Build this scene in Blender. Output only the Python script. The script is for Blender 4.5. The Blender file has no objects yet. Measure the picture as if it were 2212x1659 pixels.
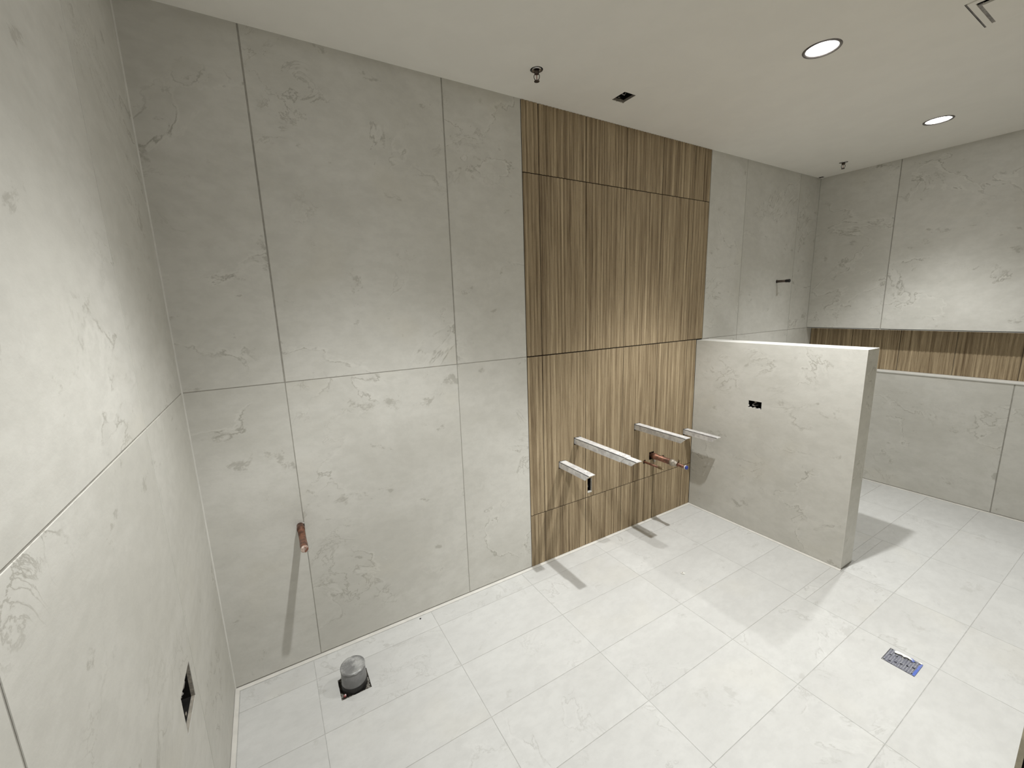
import bpy, bmesh, math, random
from mathutils import Vector, Matrix
random.seed(7)
S = bpy.context.scene
C = S.collection

# ------------------------------------------------------------------ camera
W, H, F = 2212, 1659, 892.036
YAW, PITCH, ROLL = 0.5351, -0.1846, -0.0318
CAM = Vector((0.3030, -2.0305, 1.6649))
fw = Vector((math.sin(YAW) * math.cos(PITCH), math.cos(YAW) * math.cos(PITCH), math.sin(PITCH)))
rt = Vector((math.cos(YAW), -math.sin(YAW), 0.0))
up = rt.cross(fw)
r2 = math.cos(ROLL) * rt + math.sin(ROLL) * up
u2 = -math.sin(ROLL) * rt + math.cos(ROLL) * up
cd = bpy.data.cameras.new('camera')
cd.sensor_width = 36.0
cd.lens = F / W * 36.0
cd.clip_start = 0.02
co = bpy.data.objects.new('camera', cd)
C.objects.link(co)
m = Matrix((r2, u2, -fw)).transposed().to_4x4()
m.translation = CAM
co.matrix_world = m
S.camera = co

# ------------------------------------------------------------------ world, exposure
w = bpy.data.worlds.new('world')
S.world = w
w.use_nodes = True
w.node_tree.nodes['Background'].inputs[0].default_value = (1.0, 0.96, 0.90, 1)
w.node_tree.nodes['Background'].inputs[1].default_value = 0.22
S.view_settings.view_transform = 'Standard'
S.view_settings.look = 'None'
S.view_settings.gamma = 1.0
S.view_settings.use_curve_mapping = False
S.view_settings.exposure = 0.0
S.cycles.max_bounces = 10
S.cycles.diffuse_bounces = 8
S.cycles.use_denoising = True
S.cycles.sample_clamp_indirect = 4.0

LIGHT_COL = (0.975, 0.985, 0.968)
BEAM_W = 170.0       # tight reflector beam of a downlight
PHOTOMETRY = [(0, 0.92), (12, 0.95), (22, 1.10), (29, 1.25), (35, 0.85), (41, 0.28), (48, 0.075), (60, 0.035), (88, 0.01)]
NZ = -1.0
ZC = 2.742
LAMPS = [(2.570, -0.983), (4.133, -0.972), (0.770, -1.000)]
LAMP_K = {0: 1.22, 1: 0.62, 2: 0.92}      # output of each fixture

# ------------------------------------------------------------------ materials
def nt(name):
    m = bpy.data.materials.new(name)
    m.use_nodes = True
    t = m.node_tree
    return m, t, t.nodes['Principled BSDF']

def N(t, kind, **kw):
    n = t.nodes.new(kind)
    for k, v in kw.items():
        if k.startswith('i_'):
            key = k[2:]
            key = int(key) if key.isdigit() else key.replace('_', ' ')
            n.inputs[key].default_value = v
        else:
            setattr(n, k, v)
    return n

def mth(t, op, a, b=None, clamp=False):
    n = t.nodes.new('ShaderNodeMath'); n.operation = op; n.use_clamp = clamp
    for i, v in enumerate((a, b)):
        if v is None: continue
        if isinstance(v, (int, float)): n.inputs[i].default_value = v
        else: t.links.new(v, n.inputs[i])
    return n.outputs[0]

def maprange(t, v, a, b, c=0.0, d=1.0, smooth=True):
    n = t.nodes.new('ShaderNodeMapRange')
    n.interpolation_type = 'SMOOTHSTEP' if smooth else 'LINEAR'
    t.links.new(v, n.inputs['Value'])
    for k, x in zip(('From Min', 'From Max', 'To Min', 'To Max'), (a, b, c, d)):
        n.inputs[k].default_value = x
    return n.outputs['Result']

def mix(t, fac, a, b, mode='MIX'):
    n = t.nodes.new('ShaderNodeMix'); n.data_type = 'RGBA'; n.blend_type = mode
    if isinstance(fac, (int, float)): n.inputs[0].default_value = fac
    else: t.links.new(fac, n.inputs[0])
    for i, v in ((6, a), (7, b)):
        if isinstance(v, tuple): n.inputs[i].default_value = (*v, 1)
        else: t.links.new(v, n.inputs[i])
    return n.outputs[2]

def coords(t, scale=(1, 1, 1), spread=37.0):
    tc = t.nodes.new('ShaderNodeTexCoord')
    oi = t.nodes.new('ShaderNodeObjectInfo')
    off = t.nodes.new('ShaderNodeVectorMath'); off.operation = 'SCALE'
    off.inputs[0].default_value = (1.0, 1.7, 0.6)
    t.links.new(mth(t, 'MULTIPLY', oi.outputs['Random'], spread), off.inputs['Scale'])
    ad = t.nodes.new('ShaderNodeVectorMath'); ad.operation = 'ADD'
    t.links.new(tc.outputs['Object'], ad.inputs[0]); t.links.new(off.outputs[0], ad.inputs[1])
    mp = t.nodes.new('ShaderNodeMapping'); mp.inputs['Scale'].default_value = scale
    t.links.new(ad.outputs[0], mp.inputs[0])
    return mp.outputs[0]

def noise(t, vec, scale, detail=4, rough=0.5, dist=0.0):
    n = t.nodes.new('ShaderNodeTexNoise')
    n.inputs['Scale'].default_value = scale; n.inputs['Detail'].default_value = detail
    n.inputs['Roughness'].default_value = rough; n.inputs['Distortion'].default_value = dist
    t.links.new(vec, n.inputs['Vector'])
    return n.outputs['Fac']

def stone(name, light, dark, vein, k=1.0, rough=0.5):
    """matt limestone-look porcelain: soft clouds, broken curling veins, pits"""
    m, t, b = nt(name)
    v = coords(t, (0.8, 1.0, 1.0))
    cloud = noise(t, v, 2.4, 10, 0.66, 0.4)
    col = mix(t, maprange(t, cloud, 0.36, 0.64), dark, light)
    fine = noise(t, coords(t, (0.6, 1.0, 1.0), 17), 26, 7, 0.68)
    col = mix(t, maprange(t, fine, 0.38, 0.66, 0.0, 0.22), col, tuple(c * 0.78 for c in dark))
    # long curling veins, broken up
    ridge = noise(t, v, 1.9, 10, 0.58, 0.5)
    line = maprange(t, mth(t, 'ABSOLUTE', mth(t, 'SUBTRACT', ridge, 0.5)), 0.0, 0.0065, 1.0, 0.0)
    mask = maprange(t, noise(t, v, 1.5, 3, 0.5), 0.47, 0.60)
    brk = maprange(t, noise(t, v, 13, 4, 0.6), 0.40, 0.56)
    col = mix(t, mth(t, 'MULTIPLY', mth(t, 'MULTIPLY', line, mask), mth(t, 'MULTIPLY', brk, 0.62 * k)), col, vein)
    # light halo on one side of the veins
    halo = maprange(t, mth(t, 'ABSOLUTE', mth(t, 'SUBTRACT', ridge, 0.514)), 0.0, 0.012, 1.0, 0.0)
    col = mix(t, mth(t, 'MULTIPLY', mth(t, 'MULTIPLY', halo, mask), 0.30 * k), col, tuple(min(1, c * 1.10) for c in light))
    # crackled nests
    ridge2 = noise(t, v, 6.5, 7, 0.64, 0.9)
    l2 = maprange(t, mth(t, 'ABSOLUTE', mth(t, 'SUBTRACT', ridge2, 0.5)), 0.0, 0.016, 1.0, 0.0)
    m2 = maprange(t, noise(t, v, 2.3, 2, 0.5), 0.57, 0.68)
    col = mix(t, mth(t, 'MULTIPLY', mth(t, 'MULTIPLY', l2, m2), 0.55 * k), col, vein)
    # small pits and smudges
    patch = maprange(t, noise(t, v, 7.5, 10, 0.70, 0.3), 0.61, 0.67)
    col = mix(t, mth(t, 'MULTIPLY', patch, 0.42 * k), col, vein)
    warm = maprange(t, noise(t, v, 2.7, 2, 0.5), 0.58, 0.74)
    col = mix(t, mth(t, 'MULTIPLY', warm, 0.16), col, (light[0] * 0.99, light[1] * 0.945, light[2] * 0.84))
    t.links.new(col, b.inputs['Base Color'])
    b.inputs['Roughness'].default_value = rough
    b.inputs['Specular IOR Level'].default_value = 0.3
    bp = t.nodes.new('ShaderNodeBump'); bp.inputs['Strength'].default_value = 0.12
    bp.inputs['Distance'].default_value = 0.004
    t.links.new(noise(t, v, 60, 5, 0.6), bp.inputs['Height'])
    t.links.new(bp.outputs[0], b.inputs['Normal'])
    return m

def wood(name):
    """timber-look glaze of the fluted tiles: streaks run along local Y"""
    m, t, b = nt(name)
    v1 = coords(t, (1.0, 0.016, 1.0), 11)
    v2 = coords(t, (1.0, 0.030, 1.0), 23)
    a = noise(t, v1, 62, 3, 0.6)
    f = noise(t, v2, 190, 4, 0.65)
    g = noise(t, coords(t, (1, 0.25, 1), 5), 5, 3, 0.5)
    s = mth(t, 'ADD', mth(t, 'MULTIPLY', a, 0.62), mth(t, 'MULTIPLY', f, 0.38))
    s = mth(t, 'ADD', s, mth(t, 'MULTIPLY', mth(t, 'SUBTRACT', g, 0.5), 0.03))
    r = t.nodes.new('ShaderNodeValToRGB')
    cr = r.color_ramp
    cr.elements[0].position = 0.34; cr.elements[0].color = (0.135, 0.092, 0.052, 1)
    cr.elements[1].position = 0.68; cr.elements[1].color = (0.520, 0.415, 0.275, 1)
    e = cr.elements.new(0.47); e.color = (0.270, 0.205, 0.126, 1)
    e = cr.elements.new(0.56); e.color = (0.370, 0.290, 0.185, 1)
    t.links.new(s, r.inputs[0])
    fl = maprange(t, noise(t, coords(t, (1, 0.12, 1), 3), 420, 2, 0.5), 0.62, 0.72)
    col = mix(t, mth(t, 'MULTIPLY', fl, 0.35), r.outputs[0], (0.09, 0.06, 0.035))
    t.links.new(col, b.inputs['Base Color'])
    b.inputs['Roughness'].default_value = 0.6
    b.inputs['Specular IOR Level'].default_value = 0.25
    bp = t.nodes.new('ShaderNodeBump'); bp.inputs['Strength'].default_value = 0.25
    bp.inputs['Distance'].default_value = 0.0015
    t.links.new(f, bp.inputs['Height']); t.links.new(bp.outputs[0], b.inputs['Normal'])
    return m

def plain(name, col, rough=0.6, metal=0.0, var=0.0, vs=30, bump=0.0, dark=None, spec=0.4):
    m, t, b = nt(name)
    b.inputs['Roughness'].default_value = rough
    b.inputs['Metallic'].default_value = metal
    b.inputs['Specular IOR Level'].default_value = spec
    v = coords(t)
    n = noise(t, v, vs, 5, 0.6)
    d = dark or tuple(c * (1 - var) for c in col)
    c = mix(t, maprange(t, n, 0.4, 0.62), d, col)
    t.links.new(c, b.inputs['Base Color'])
    if bump:
        bp = t.nodes.new('ShaderNodeBump'); bp.inputs['Strength'].default_value = bump
        bp.inputs['Distance'].default_value = 0.003
        t.links.new(noise(t, v, vs * 2, 4, 0.6), bp.inputs['Height'])
        t.links.new(bp.outputs[0], b.inputs['Normal'])
    return m

M = {}
M['wall'] = stone('wall_porcelain', (0.620, 0.608, 0.568), (0.555, 0.543, 0.500), (0.32, 0.305, 0.265), 1.25)
M['floor'] = stone('floor_porcelain', (0.590, 0.588, 0.574), (0.545, 0.542, 0.528), (0.40, 0.392, 0.372), 0.9)
M['grout'] = plain('grey_grout', (0.36, 0.345, 0.31), 0.9, var=0.15)
M['floor_grout'] = plain('pale_grout', (0.46, 0.455, 0.44), 0.9, var=0.15)
M['brown_bed'] = plain('dark_adhesive_bed', (0.030, 0.018, 0.012), 0.95, var=0.3)
M['wood'] = wood('timber_look_glaze')
M['ceiling'] = plain('ceiling_paint', (0.85, 0.83, 0.785), 0.9, var=0.02, vs=6, bump=0.10, spec=0.1)
M['strip'] = plain('pale_edge_strip', (0.66, 0.64, 0.60), 0.5, var=0.08, vs=14)
M['cap'] = plain('pale_slab_edge', (0.70, 0.69, 0.66), 0.45, var=0.05, vs=9)
M['plaster'] = plain('cut_board_edge', (0.36, 0.33, 0.28), 0.9, var=0.25, vs=60, bump=0.4)
M['black'] = plain('dark_cavity', (0.016, 0.015, 0.014), 0.9, var=0.4, spec=0.1)
M['steel'] = plain('scuffed_steel', (0.74, 0.73, 0.715), 0.45, metal=0.1, dark=(0.56, 0.545, 0.54), vs=26, bump=0.05)
M['steel_edge'] = plain('bright_cut_steel', (0.80, 0.78, 0.74), 0.4, metal=0.2, var=0.1)
M['copper'] = plain('tarnished_copper', (0.26, 0.120, 0.075), 0.45, metal=0.55, dark=(0.11, 0.055, 0.038), vs=38)
M['copper_end'] = plain('pinched_copper_end', (0.80, 0.66, 0.58), 0.3, metal=0.6, dark=(0.30, 0.14, 0.10), vs=60, bump=0.5)
M['brass'] = plain('dull_brass', (0.50, 0.40, 0.26), 0.35, metal=0.8, var=0.4)
M['solder'] = plain('solder_grey', (0.55, 0.50, 0.43), 0.45, metal=0.6, var=0.4, vs=70)
M['blue'] = plain('blue_plastic', (0.030, 0.055, 0.33), 0.45, var=0.2)
M['bluetape'] = plain('blue_masking_tape', (0.085, 0.145, 0.50), 0.6, dark=(0.16, 0.20, 0.46), vs=40)
M['pvc'] = plain('grey_pipe_tape', (0.25, 0.25, 0.252), 0.45, var=0.2, vs=24, bump=0.15)
M['foil'] = plain('crumpled_grey_foil', (0.52, 0.52, 0.515), 0.38, metal=0.3, dark=(0.24, 0.24, 0.24), vs=17, bump=1.0)
M['rubber'] = plain('black_rubber', (0.020, 0.019, 0.018), 0.5, var=0.4, vs=60, bump=0.2)
M['mortar'] = plain('crumbled_mortar', (0.45, 0.43, 0.38), 0.95, dark=(0.07, 0.06, 0.05), vs=70, bump=1.0)
M['red'] = plain('red_plastic', (0.42, 0.11, 0.11), 0.5, var=0.2)
M['dark_metal'] = plain('dark_bronze_metal', (0.11, 0.085, 0.070), 0.42, metal=0.6, var=0.4, vs=50)
M['chrome'] = plain('chrome', (0.60, 0.59, 0.60), 0.2, metal=0.95, var=0.2)
M['ring'] = plain('satin_trim_ring', (0.23, 0.21, 0.20), 0.35, metal=0.6, dark=(0.10, 0.09, 0.09), vs=12)
M['glass'] = plain('red_bulb', (0.55, 0.33, 0.30), 0.15, var=0.1)
M['white'] = plain('white_paint', (0.62, 0.605, 0.565), 0.6, var=0.04)
M['paper'] = plain('cream_card', (0.95, 0.93, 0.84), 0.7, var=0.03)
M['film'] = plain('bluish_film_over_steel', (0.27, 0.275, 0.34), 0.3, metal=0.3, dark=(0.15, 0.155, 0.215), vs=55, bump=0.3)
def perforated_film():
    m, t, b = nt('film_over_perforated_steel')
    tc = t.nodes.new('ShaderNodeTexCoord')
    br = t.nodes.new('ShaderNodeTexBrick')
    br.inputs['Scale'].default_value = 1.0
    br.inputs['Brick Width'].default_value = 0.0105; br.inputs['Row Height'].default_value = 0.0085
    br.inputs['Mortar Size'].default_value = 0.0016; br.inputs['Mortar Smooth'].default_value = 0.4
    br.inputs['Color1'].default_value = (0.31, 0.315, 0.39, 1); br.inputs['Color2'].default_value = (0.20, 0.205, 0.27, 1)
    br.inputs['Mortar'].default_value = (0.60, 0.61, 0.65, 1)
    t.links.new(tc.outputs['Object'], br.inputs['Vector'])
    n = noise(t, tc.outputs['Object'], 45, 4, 0.6)
    col = mix(t, maprange(t, n, 0.42, 0.62, 0.0, 0.6), br.outputs['Color'], (0.31, 0.315, 0.39))
    t.links.new(col, b.inputs['Base Color']); b.inputs['Roughness'].default_value = 0.35
    return m
M['film'] = perforated_film()
M['grate'] = plain('perforated_steel', (0.46, 0.46, 0.47), 0.3, metal=0.6, dark=(0.22, 0.22, 0.25), vs=60)
M['cable'] = plain('grey_cable', (0.34, 0.325, 0.31), 0.6, var=0.4, vs=40)
M['timber'] = plain('raw_timber', (0.62, 0.56, 0.42), 0.8, var=0.35, vs=30)

def emis(name, col, s):
    m, t, b = nt(name)
    b.inputs['Base Color'].default_value = (0.8, 0.8, 0.8, 1)
    b.inputs['Emission Color'].default_value = (*col, 1)
    b.inputs['Emission Strength'].default_value = s
    return m
M['lens'] = emis('lit_diffuser', (1, 0.98, 0.95), 14.0)

# ------------------------------------------------------------------ object helpers
def link(name, bm, mats, parent=None, mw=None, smooth=False):
    me = bpy.data.meshes.new(name)
    if smooth:
        for f in bm.faces: f.smooth = True
    bm.to_mesh(me); bm.free()
    for mm in (mats if isinstance(mats, (list, tuple)) else [mats]):
        me.materials.append(mm)
    o = bpy.data.objects.new(name, me)
    C.objects.link(o)
    if parent is not None:
        o.parent = parent
    if mw is not None:
        pm = Matrix.Identity(4)
        p = parent
        while p is not None:
            pm = p.matrix_basis @ pm
            p = p.parent
        o.matrix_basis = pm.inverted() @ mw
    return o

def thing(name, label, cat, loc, group=None):
    o = bpy.data.objects.new(name, None)
    o.empty_display_size = 0.05
    C.objects.link(o)
    o.location = loc
    o['label'] = label; o['category'] = cat
    if group: o['group'] = group
    return o

def tag(o, label, cat, group=None):
    o['label'] = label; o['category'] = cat
    if group: o['group'] = group
    return o

ID = Matrix.Identity(4)
def T(x, y, z): return Matrix.Translation((x, y, z))

def box(bm, a, b, mi=0):
    x0, y0, z0 = a; x1, y1, z1 = b
    vs = [bm.verts.new(p) for p in ((x0, y0, z0), (x1, y0, z0), (x1, y1, z0), (x0, y1, z0),
                                    (x0, y0, z1), (x1, y0, z1), (x1, y1, z1), (x0, y1, z1))]
    for q in ((3, 2, 1, 0), (4, 5, 6, 7), (0, 1, 5, 4), (1, 2, 6, 5), (2, 3, 7, 6), (3, 0, 4, 7)):
        f = bm.faces.new([vs[i] for i in q]); f.material_index = mi

def rings(bm, path, n=20, cap0=True, cap1=True, mi=0):
    """surface through circles: path = [(centre, radius, axis)]"""
    loops = []
    for c, r, ax in path:
        ax = Vector(ax).normalized(); c = Vector(c)
        e = ax.orthogonal().normalized() if abs(ax.z) > 0.9 else ax.cross(Vector((0, 0, 1))).normalized()
        g = ax.cross(e)
        loops.append([bm.verts.new(c + r * (math.cos(2 * math.pi * i / n) * e + math.sin(2 * math.pi * i / n) * g)) for i in range(n)])
    for A, B in zip(loops, loops[1:]):
        for i in range(n):
            f = bm.faces.new((A[i], A[(i + 1) % n], B[(i + 1) % n], B[i])); f.material_index = mi; f.smooth = True
    if cap0: f = bm.faces.new(loops[0][::-1]); f.material_index = mi
    if cap1: f = bm.faces.new(loops[-1]); f.material_index = mi
    return loops

def lathe(bm, prof, ax, c=(0, 0, 0), n=24, cap0=True, cap1=True, mi=0):
    c = Vector(c); a = Vector(ax).normalized()
    return rings(bm, [(c + a * d, max(r, 1e-5), a) for d, r in prof], n, cap0, cap1, mi)

def wire(bm, pts, r, n=8, mi=0):
    pts = [Vector(p) for p in pts]
    path = []
    for i, p in enumerate(pts):
        a = pts[max(i - 1, 0)]; b = pts[min(i + 1, len(pts) - 1)]
        path.append((p, r, b - a))
    loops = []
    prev = None
    for c, r_, ax in path:
        ax = ax.normalized()
        e = (prev - ax * prev.dot(ax)).normalized() if prev is not None else ax.orthogonal().normalized()
        prev = e; g = ax.cross(e)
        loops.append([bm.verts.new(c + r_ * (math.cos(2 * math.pi * i / n) * e + math.sin(2 * math.pi * i / n) * g)) for i in range(n)])
    for A, B in zip(loops, loops[1:]):
        for i in range(n):
            f = bm.faces.new((A[i], A[(i + 1) % n], B[(i + 1) % n], B[i])); f.smooth = True; f.material_index = mi
    bm.faces.new(loops[0][::-1]).material_index = mi; bm.faces.new(loops[-1]).material_index = mi

# frames: (origin, across, up, normal); a surface is laid out in (a, b) with depth along -normal
V = Vector
FR = {
    'back': (V((0, 0, 0)), V((1, 0, 0)), V((0, 0, 1)), V((0, -1, 0))),
    'left': (V((0, 0, 0)), V((0, 1, 0)), V((0, 0, 1)), V((1, 0, 0))),
    'floor': (V((0, 0, 0)), V((1, 0, 0)), V((0, 1, 0)), V((0, 0, 1))),
    'ceiling': (V((0, 0, ZC)), V((1, 0, 0)), V((0, -1, 0)), V((0, 0, -1))),
}
def fr_x(x): return (V((x, 0, 0)), V((0, -1, 0)), V((0, 0, 1)), V((-1, 0, 0)))     # faces -X, a = -y
def fr_xp(x): return (V((x, 0, 0)), V((0, 1, 0)), V((0, 0, 1)), V((1, 0, 0)))      # faces +X, a = +y
def fr_y(y): return (V((0, y, 0)), V((1, 0, 0)), V((0, 0, 1)), V((0, -1, 0)))      # faces -Y, a = x
def fr_yp(y): return (V((0, y, 0)), V((-1, 0, 0)), V((0, 0, 1)), V((0, 1, 0)))     # faces +Y, a = -x
def fr_z(z): return (V((0, 0, z)), V((1, 0, 0)), V((0, 1, 0)), V((0, 0, 1)))

def fmat(fr, a, b, d=0.0):
    o, ex, ey, ez = fr
    m = Matrix((ex, ey, ez)).transposed().to_4x4()
    m.translation = o + ex * a + ey * b + ez * d
    return m

def slab_bm(w, h, th, ch=0.0008, holes=(), rounds=(), mi_side=0, mi_hole=0):
    """plate centred on its origin, front at z=0, back at z=-th, real openings.
    holes: (x0,x1,y0,y1); rounds: (cx,cy,r)"""
    bm = bmesh.new()
    x0, x1, y0, y1 = -w / 2, w / 2, -h / 2, h / 2
    a0, a1, b0, b1 = x0 + ch, x1 - ch, y0 + ch, y1 - ch
    sq = [(cx - r * 1.25, cx + r * 1.25, cy - r * 1.25, cy + r * 1.25, r) for cx, cy, r in rounds]
    allh = [(*hh, None) for hh in holes] + sq
    xs = sorted({a0, a1, *[v for hh in allh for v in hh[:2]]})
    ys = sorted({b0, b1, *[v for hh in allh for v in hh[2:4]]})
    cache = {}
    def vt(x, y, z):
        k = (round(x, 6), round(y, 6), round(z, 6))
        if k not in cache: cache[k] = bm.verts.new((x, y, z))
        return cache[k]
    def inside(x, y): return any(hh[0] < x < hh[1] and hh[2] < y < hh[3] for hh in allh)
    for i in range(len(xs) - 1):
        for j in range(len(ys) - 1):
            if inside((xs[i] + xs[i + 1]) / 2, (ys[j] + ys[j + 1]) / 2): continue
            bm.faces.new([vt(xs[i], ys[j], 0), vt(xs[i + 1], ys[j], 0), vt(xs[i + 1], ys[j + 1], 0), vt(xs[i], ys[j + 1], 0)])
    # chamfer + sides + back
    I = [vt(a0, b0, 0), vt(a1, b0, 0), vt(a1, b1, 0), vt(a0, b1, 0)]
    O = [bm.verts.new(p) for p in ((x0, y0, -ch), (x1, y0, -ch), (x1, y1, -ch), (x0, y1, -ch))]
    B = [bm.verts.new(p) for p in ((x0, y0, -th), (x1, y0, -th), (x1, y1, -th), (x0, y1, -th))]
    for k in range(4):
        q = (k + 1) % 4
        bm.faces.new((I[k], O[k], O[q], I[q])).material_index = mi_side
        bm.faces.new((O[k], B[k], B[q], O[q])).material_index = mi_side
    for hx0, hx1, hy0, hy1, r in allh:
        if r is None:
            P = [(hx0, hy0), (hx1, hy0), (hx1, hy1), (hx0, hy1)]
        else:
            cx, cy = (hx0 + hx1) / 2, (hy0 + hy1) / 2
            n = 24; P = []; Q = []
            for i in range(n):
                t = 2 * math.pi * i / n
                c, s = math.cos(t), math.sin(t)
                k = (hx1 - hx0) / 2 / max(abs(c), abs(s))
                P.append((cx + r * c, cy + r * s)); Q.append((cx + k * c, cy + k * s))
            pv = [bm.verts.new((x, y, 0)) for x, y in P]; qv = [bm.verts.new((x, y, 0)) for x, y in Q]
            for i in range(n):
                bm.faces.new((qv[i], qv[(i + 1) % n], pv[(i + 1) % n], pv[i]))
        fr_ = [bm.verts.new((x, y, 0)) for x, y in P]; bk = [bm.verts.new((x, y, -th)) for x, y in P]
        for i in range(len(P)):
            q = (i + 1) % len(P)
            bm.faces.new((fr_[q], fr_[i], bk[i], bk[q])).material_index = mi_hole
    if not allh:
        bm.faces.new(B[::-1])
    return bm

def lay(fr, name, a0, a1, b0, b1, parent, mats, th=0.0012, depth=0.0, gap=0.004, holes=(), rounds=(), ch=0.0008, mi_hole=0, mi_side=0, ga=None):
    g = gap / 2; g2 = (ga if ga is not None else gap) / 2
    a0 += g2; a1 -= g2; b0 += g; b1 -= g
    ca, cb = (a0 + a1) / 2, (b0 + b1) / 2
    hs = [(h[0] - ca, h[1] - ca, h[2] - cb, h[3] - cb) for h in holes if a0 < h[0] and h[1] < a1 and b0 < h[2] and h[3] < b1]
    rs = [(r[0] - ca, r[1] - cb, r[2]) for r in rounds if a0 < r[0] - r[2] and r[0] + r[2] < a1 and b0 < r[1] - r[2] and r[1] + r[2] < b1]
    bm = slab_bm(a1 - a0, b1 - b0, th, ch, hs, rs, mi_side, mi_hole)
    return link(name, bm, mats, parent, fmat(fr, ca, cb, depth))

def struct(o): o['kind'] = 'structure'; return o

def fluted(fr, a0, a1, b0, b1, parent, holes=(), rounds=(), gap=0.0019, gt=0.0026, gb=0.0026, pitch=0.0242, name='fluted_panel'):
    """fluted tile: real ribs along b; openings cut cell by cell"""
    g = gap / 2
    a0 += g; a1 -= g; b0 += gb / 2; b1 -= gt / 2
    w = a1 - a0
    nr = max(1, round(w / pitch)); per = 8
    nx = nr * per
    ca, cb = (a0 + a1) / 2, (b0 + b1) / 2
    xs = [a0 + w * i / nx for i in range(nx + 1)]
    hs = [h for h in holes if h[1] > a0 and h[0] < a1 and h[3] > b0 and h[2] < b1]
    hs += [(r[0] - r[2], r[0] + r[2], r[1] - r[2], r[1] + r[2]) for r in rounds if a0 < r[0] < a1 and b0 < r[1] < b1]
    ys = sorted({b0, b1, *[min(max(v, b0), b1) for h in hs for v in h[2:4]]})
    def prof(i):
        return (-0.0046, -0.0014, -0.0003, 0.0, 0.0003, 0.0, -0.0003, -0.0014)[i % per]
    bm = bmesh.new()
    grid = [[bm.verts.new((x - ca, y - cb, prof(i))) for y in ys] for i, x in enumerate(xs)]
    for i in range(nx):
        for j in range(len(ys) - 1):
            mx, my = (xs[i] + xs[i + 1]) / 2, (ys[j] + ys[j + 1]) / 2
            if any(h[0] < mx < h[1] and h[2] < my < h[3] for h in hs): continue
            bm.faces.new((grid[i][j], grid[i + 1][j], grid[i + 1][j + 1], grid[i][j + 1])).smooth = True
    D = -0.008
    for j in (0, len(ys) - 1):
        bk = [bm.verts.new((x - ca, ys[j] - cb, D)) for x in xs]
        ft = [bm.verts.new(grid[i][j].co) for i in range(nx + 1)]
        for i in range(nx):
            bm.faces.new((ft[i], bk[i], bk[i + 1], ft[i + 1])).material_index = 1
    for i in (0, nx):
        p = [bm.verts.new((xs[i] - ca, y - cb, D)) for y in (ys[0], ys[-1])]
        q = [bm.verts.new((xs[i] - ca, y - cb, -0.0034)) for y in (ys[0], ys[-1])]
        bm.faces.new((q[0], q[1], p[1], p[0])).material_index = 1
    return link(name, bm, [M['wood'], M['brown_bed']], parent, fmat(fr, ca, cb, 0.0015))

# ------------------------------------------------------------------ layout (metres)
ZJ = 1.3722
X1, X2, WX0, WX1 = 0.3578, 1.170, 1.6137, 3.2635
K1, K2, L = 3.7224, 4.5484, 4.9018
HW0, HW1, HWY, HWZ = 3.1921, 3.3466, -1.0765, 1.3662
NB, ND = 1.0102, 0.102
YF = -1.972            # room face of the front wall
FX = 1.254             # its free end beside the doorway

# openings -------------------------------------------------
BOX_LEFT = (-0.777, -0.637, 0.560, 0.677)       # (y0,y1,z0,z1) in the left wall
BOX_WOOD = (2.082, 2.122, 0.388, 0.495)
BOX_HALF = (0.435, 0.526, 0.911, 0.963)         # a=-y
BOX_CEIL = (2.060, 2.141, 0.219, 0.307)         # a=x, b=-y
STUB = (0.342, 0.7005, 0.0215)
SHOWER = (4.288, 1.8135, 0.0150)
BRK = [(1.843, 0.669), (1.970, 0.806), (2.528, 0.802), (3.086, 0.661)]   # top-left corner at the wall
BRK_HOLES = [(x - 0.004, x + 0.053, z - 0.047, z + 0.004) for x, z in BRK]
SUPPLY = (2.6405, 0.489, 0.013)
DRAIN = (2.7240, 0.5225, 0.030)

# ------------------------------------------------------------------ back wall
bm = slab_bm(WX0 - 0.0 + 0.1, ZC + 0.05, 0.10, 0.0001, rounds=[(STUB[0] - (WX0 - 0.1) / 2, STUB[1] - (ZC + 0.05) / 2 + 0.025, STUB[2])])
wb = struct(link('wall_back', bm, M['grout'], None, fmat(FR['back'], (WX0 - 0.1) / 2, (ZC + 0.05) / 2 - 0.025, -0.0013)))
# bed behind the fluted tiles, with the outlet cavity
cw = 1.65 - 0.0001
bm = slab_bm(WX1 - WX0, ZC, 0.095, 0.0001, holes=[(BOX_WOOD[0] - (WX0 + WX1) / 2, BOX_WOOD[1] - (WX0 + WX1) / 2, BOX_WOOD[2] - ZC / 2, BOX_WOOD[3] - ZC / 2)],
             rounds=[(DRAIN[0] - (WX0 + WX1) / 2, DRAIN[1] - ZC / 2, DRAIN[2]), (SUPPLY[0] - (WX0 + WX1) / 2, SUPPLY[1] - ZC / 2, SUPPLY[2])])
link('backing_board', bm, M['brown_bed'], wb, fmat(FR['back'], (WX0 + WX1) / 2, ZC / 2, -0.0066))
bm = slab_bm(L + 0.25 - WX1, ZC + 0.05, 0.10, 0.0001, rounds=[(SHOWER[0] - (WX1 + L + 0.25) / 2, SHOWER[1] - ZC / 2, SHOWER[2])])
link('backing_board', bm, M['grout'], wb, fmat(FR['back'], (WX1 + L + 0.25) / 2, ZC / 2, -0.0013))
RB = [STUB, SHOWER]
for c, (a0, a1) in enumerate(((0.0, X1), (X1, X2), (X2, WX0))):
    lay(FR['back'], 'tile', a0, a1, 0.006, ZJ, wb, M['wall'], rounds=RB, ga=0.0034, gap=0.0040)
    lay(FR['back'], 'tile', a0, a1, ZJ, ZC + 0.004, wb, M['wall'], rounds=RB, ga=0.0062, gap=0.0040)
for (a0, a1) in ((WX1, K1), (K1, K2), (K2, L)):
    lay(FR['back'], 'tile', a0, a1, ZJ, ZC + 0.004, wb, M['wall'], rounds=RB, ga=0.005)
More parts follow.
